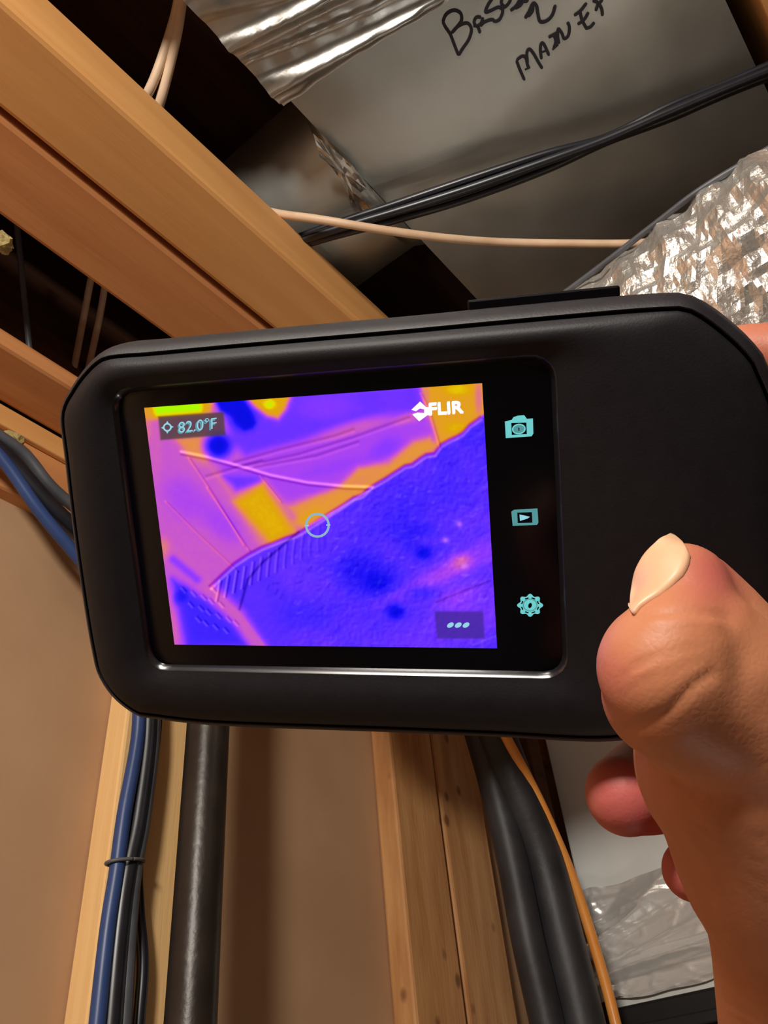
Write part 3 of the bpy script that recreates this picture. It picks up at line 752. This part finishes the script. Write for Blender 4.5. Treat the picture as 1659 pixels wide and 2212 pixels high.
flat([[(654,1137),(663,1136),(663,1139),(654,1139)],[(701,1135),(710,1135),(710,1137),(701,1138)]], -0.030, E_PALE, 'spot_ring_tick')
flat([disc(971+i*17,1354,8.0,5.0,16,-0.5) for i in range(3)], -0.030, E_PALE, 'menu_dots')
# camera icon
flat([[(1089,912),(1104,908),(1108,902),(1118,899),(1131,898),(1137,906),(1150,905),(1151,938),(1147,944),(1091,948)]], -0.038, E_CY, 'camera_icon')
flat([[(1103,915),(1136,914),(1137,939),(1104,941)]], -0.036, E_DK, 'camera_icon_frame')
flat([disc(1119.5,928,15,11.5,28,-0.12)], -0.034, E_CY, 'camera_icon_lens')
flat([disc(1119.5,928,12,8.5,28,-0.12)], -0.033, E_CY2, 'camera_icon_lens_fill')
flat([[(1118,924),(1121,926),(1121,932),(1119,932)]], -0.032, E_DK, 'camera_icon_slit')
# gallery icon
flat([[(1103,1108),(1109,1104),(1160,1101),(1162,1132),(1159,1137),(1106,1139)]], -0.038, E_CY2, 'gallery_icon')
flat([[(1116,1110),(1148,1109),(1149,1132),(1117,1133)]], -0.036, E_DK, 'gallery_icon_frame')
flat([[(1121,1114),(1144,1119),(1138,1123),(1122,1128)]], -0.034, E_PALE, 'gallery_icon_arrow')
# gear icon
gp = []
for k in range(64):
    a = 2*math.pi*k/64; r = 25.5+3.0*math.cos(8*a); gp.append((1144+r*math.cos(a), 1312+0.88*r*math.sin(a)))
flat([gp], -0.038, E_CY, 'settings_icon')
flat([[(1144+r0*math.cos(a+da),1312+.88*r0*math.sin(a+da)) for r0,da in ((17.5,-.22),(20.5,-.22),(20.5,.22),(17.5,.22))] for a in [2*math.pi*(k+.5)/8 for k in range(8)]], -0.036, E_DK, 'settings_icon_gap')
flat(ringpoly(1144,1311,13.5,16,28,.88), -0.035, E_CY2, 'settings_icon_ring')
flat([disc(1144,1312,4.0,6.0,12,0.3)], -0.034, E_DK, 'settings_icon_hole')

def sub(parent, *names):                      # pieces of a part, one level deeper
    p = bpy.data.objects[parent]
    for o in [o for o in bpy.data.objects if o.name.split('.')[0] in names]:
        o.parent = p; o.matrix_parent_inverse = Matrix.Identity(4)
sub('display', 'temperature_readout', 'spot_symbol', 'maker_mark', 'maker_symbol', 'spot_ring', 'spot_ring_tick', 'menu_dots')
sub('camera_icon', 'camera_icon_frame', 'camera_icon_lens', 'camera_icon_lens_fill', 'camera_icon_slit')
sub('gallery_icon', 'gallery_icon_frame', 'gallery_icon_arrow')
sub('settings_icon', 'settings_icon_gap', 'settings_icon_ring', 'settings_icon_hole')

# ================================================================== HAND
def hp(x, y, mm): return at(x, y, mm/1000.0)
def capsule_chain(chain, V, F, sides=20):
    # chain of (px, py, depth_mm, radius_px): a closed tapered tube with round ends
    P = [hp(c[0],c[1],c[2]) for c in chain]; R = [c[3]*c[2]/1000.0/FOC for c in chain]
    Pd = catmull(P, 6); Rd = [float(x) for x in np.array(catmull([np.array([r]) for r in R], 6))[:,0]]
    t0 = unit(Pd[0]-Pd[1]); t1 = unit(Pd[-1]-Pd[-2]); r0, r1 = Rd[0], Rd[-1]
    head = [(Pd[0]+t0*r0*math.sin(a), r0*math.cos(a)) for a in np.radians([84,66,48,30,14])]
    tail = [(Pd[-1]+t1*r1*math.sin(a), r1*math.cos(a)) for a in np.radians([14,30,48,66,84])]
    path = [h[0] for h in head]+Pd+[t[0] for t in tail]; rad = [h[1] for h in head]+Rd+[t[1] for t in tail]
    v, f = tube_geo(path, rad, sides); b = len(V)
    V += v; F += [tuple(i+b for i in q) for q in f]
HV, HF = [], []
chains = [
 # thumb: distal phalanx, pad, knuckle, proximal phalanx
 [(1478,1268,124,97),(1486,1325,121,106),(1462,1400,118,134),(1440,1445,118,150)],
 [(1516,1270,126,76),(1560,1330,126,90),(1620,1430,126,117),(1680,1540,126,152)],
 [(1440,1445,118,150),(1468,1482,120,162),(1560,1520,124,190),(1680,1600,128,215)],
 [(1440,1500,122,140),(1500,1530,126,150)],
 [(1520,1390,120,128),(1590,1470,121,150),(1680,1560,124,180)],
 # ball of the thumb and wrist
 [(1590,1650,131,215),(1630,1730,132,208),(1668,1860,136,200),(1710,2000,142,176),(1732,2212,150,172),(1770,2500,158,185),(1830,2900,165,210),(1930,3500,170,230)],
 [(1560,1560,134,160),(1640,1700,140,210),(1760,1800,146,260),(1810,2050,154,240),(1850,2400,164,240),(1910,2900,172,250),(2000,3500,176,260)],
 # palm behind the grip
 [(1700,1500,150,150),(1800,1500,160,220),(1830,1800,158,230)],
 [(1830,1150,165,120),(1830,1400,168,150),(1820,1700,165,160)],
 [(1800,1400,172,150),(1800,1600,176,150),(1800,1800,172,160),(1790,1980,160,150)],
 # index finger over the far edge, lying along the back
 [(1830,1150,165,110),(1830,960,176,98),(1800,830,188,86),(1720,778,198,76),(1600,772,204,70),(1490,790,206,60)],
 # middle finger along the back
 [(1830,1350,170,110),(1850,1150,180,96),(1820,1020,194,84),(1700,985,202,76),(1520,990,206,68),(1420,1000,206,58)],
 # ring finger, tip curled out below the camera
 [(1800,1550,176,110),(1720,1500,192,98),(1600,1560,196,94),(1500,1640,188,100),(1415,1688,176,106),(1352,1716,168,88)],
 # little finger
 [(1800,1800,172,110),(1720,1800,184,88),(1600,1826,182,84),(1545,1858,176,86),(1496,1880,172,66)],
]
for ch in chains: capsule_chain(ch, HV, HF)
raw = link_mesh('hand_raw', HV, HF, M['skin']); fix_normals(raw)
md = raw.modifiers.new('remesh', 'REMESH'); md.mode = 'VOXEL'; md.voxel_size = 0.00085
sm = raw.modifiers.new('smooth', 'SMOOTH'); sm.iterations = 10; sm.factor = 0.5
bpy.context.view_layer.update()
dg = bpy.context.evaluated_depsgraph_get()
hm = bpy.data.meshes.new_from_object(raw.evaluated_get(dg)); hm.name = 'hand'
bpy.data.objects.remove(raw)
hco = np.empty(len(hm.vertices)*3); hm.vertices.foreach_get('co', hco); hco = hco.reshape(-1,3)
hno = np.empty(len(hm.vertices)*3); hm.vertices.foreach_get('normal', hno); hno = hno.reshape(-1,3)
q = (hco-EYE)@WORLD; hx = CX+FOC*q[:,0]/-q[:,2]; hy = CY-FOC*q[:,1]/-q[:,2]; hd = -q[:,2]
front = np.clip(-(hno*(hco-EYE)/np.linalg.norm(hco-EYE,axis=1)[:,None]).sum(1), 0, 1)*(hd < 0.15)
disp_ = np.zeros(len(hco))
def crease(P, w, depth):
    global disp_
    disp_ -= depth*np.exp(-(sd_line(hx,hy,P)/w)**2)*np.clip(front*2,0,1)
def bulge(P, w, h): crease(P, w, -h)
crease([(1340,1586),(1444,1537),(1498,1480),(1535,1456)], 11, 0.0004)
bulge([(1365,1650),(1440,1600),(1530,1540),(1630,1470)], 45, 0.0003)
crease([(1376,1338),(1420,1326),(1480,1322),(1540,1326),(1580,1340)], 6, 0.00035)
bulge([(1400,1345),(1480,1338),(1550,1345)], 12, 0.0002)
crease([(1345,1462),(1385,1432),(1440,1412),(1520,1395)], 6, 0.00018)
crease([(1350,1500),(1400,1460),(1430,1446)], 5, 0.00014)
crease([(1372,1440),(1410,1418)], 5, 0.00018)
crease([(1400,1480),(1440,1455),(1520,1425)], 7, 0.0001)
for k in range(26):                                   # fine diagonal lines over the ball of the thumb
    x0, y0 = random.uniform(1420,1660), random.uniform(1620,2200); L_ = random.uniform(60,160)
    crease([(x0,y0),(x0+L_*0.85,y0+L_*0.5+random.uniform(-15,15))], 4.5, 0.00012)
hco2 = hco+hno*disp_[:,None]
hm.vertices.foreach_set('co', hco2.ravel()); hm.update()
hm.polygons.foreach_set('use_smooth', [True]*len(hm.polygons))
def g(x,y,s): return np.exp(-((hx-x)**2+(hy-y)**2)/s**2)
bl = np.clip(0.8*g(1545,1235,80)*(hd<.15)+0.5*g(1320,1460,60)*(hd<.15)+1.1*g(1345,1725,125)*(hd>.15)+1.1*g(1480,1885,90)*(hd>.15)+.4*g(1650,740,140)*(hd>.165), 0, 0.95)
# pink pads; the fingertips seen below are also darkened with painted shade
at_ = hm.attributes.new('blush_shade', 'FLOAT', 'POINT'); at_.data.foreach_set('value', bl.astype(np.float32))
hm.materials.clear(); hm.materials.append(M['skin'])
hand = bpy.data.objects.new('skin', hm); C.objects.link(hand)
hroot = empty('hand', hp(1700,1800,140), 'right hand gripping the black thermal camera, thumb resting on its front', 'hand')
adopt(hand, hroot)
# thumbnail wrapped over the tip
bvh = BVHTree.FromPolygons([Vector(v) for v in hco2], [tuple(p.vertices) for p in hm.polygons])
NAIL = [(1369,1328),(1376,1318),(1400,1302),(1428,1284),(1452,1266),(1479,1242),(1490,1222),(1493,1204),(1482,1180),(1450,1161),(1422,1166),(1390,1195),(1371,1233),(1365,1277)]
def polyline(P, t):
    P = np.array(P, float); L_ = np.r_[0, np.cumsum(np.hypot(*np.diff(P,axis=0).T))]; t = t*L_[-1]
    return np.interp(t, L_, P[:,0]), np.interp(t, L_, P[:,1])
def nail():
    near = [(1372,1330),(1384,1314),(1402,1300),(1428,1284),(1452,1266),(1476,1245),(1488,1224),(1492,1203),(1482,1181),(1458,1163)]
    far  = [(1370,1329),(1365,1300),(1365,1277),(1371,1233),(1390,1195),(1422,1166),(1450,1159)]
    V, N, ns, nt_, wrap = [], [], 26, 12, 4
    for i in range(ns+1):
        b_, o_ = polyline(near, i/ns), polyline(far, i/ns); last = None
        for j in range(nt_+1):
            t = j/nt_*0.97; x, y = b_[0]+(o_[0]-b_[0])*t, b_[1]+(o_[1]-b_[1])*t
            d = Vector(unit(ray((x,y)))); h = bvh.ray_cast(Vector(EYE), d)
            if h[0] is None or (h[0]-Vector(EYE)).length > 0.137:
                ref = (Vector(V[-1]) if V else Vector(hp(x,y,121)))
                p = Vector(EYE)+d*((ref-Vector(EYE)).dot(d)); nn = bvh.find_nearest(p)[1]
            else: p, nn = h[0], h[1]
            V.append(p); N.append(nn)
        for k in range(wrap):
            q = bvh.find_nearest(V[-1]+Vector(unit(np.array(V[-1])-EYE))*0.0013*max(0.0, math.sin(math.pi*i/ns))**0.5); V.append(q[0]); N.append(q[1])
    w_ = nt_+wrap+1
    for _ in range(4):
        V2 = list(V)
        for i in range(1, ns):
            for j in range(1, w_-1):
                V2[i*w_+j] = V[i*w_+j]*0.4+(V[(i+1)*w_+j]+V[(i-1)*w_+j]+V[i*w_+j+1]+V[i*w_+j-1])*0.15
        V = V2
    for _ in range(8):                                   # even out the plate
        N2 = []
        for i in range(ns+1):
            for j in range(w_):
                acc = Vector((0,0,0))
                for a_, b2 in ((0,0),(1,0),(-1,0),(0,1),(0,-1)):
                    acc += N[min(max(i+a_,0),ns)*w_+min(max(j+b2,0),w_-1)]
                N2.append(acc.normalized())
        N = N2
    top = [v+n*0.0007*(1.0 if 0 < (k%w_) else 0.25) for k,(v,n) in enumerate(zip(V,N))]; bot_ = [v-n*0.0004 for v,n in zip(V,N)]
    F = []; n = len(V)
    for i in range(ns):
        for j in range(w_-1):
            a = i*w_+j; F.append((a,a+1,a+w_+1,a+w_)); F.append((n+a,n+a+w_,n+a+w_+1,n+a+1))
        for j in (0,w_-1): a = i*w_+j; F.append((a,a+w_,n+a+w_,n+a))
    for j in range(w_-1):
        for i in (0,ns): a = i*w_+j; F.append((a,a+1,n+a+1,n+a))
    o = link_mesh('thumbnail', top+bot_, F, M['nail'], None, True); fix_normals(o)
    return o
tn = nail(); adopt(tn, hroot); tn['label'] = 'pale peach thumbnail'
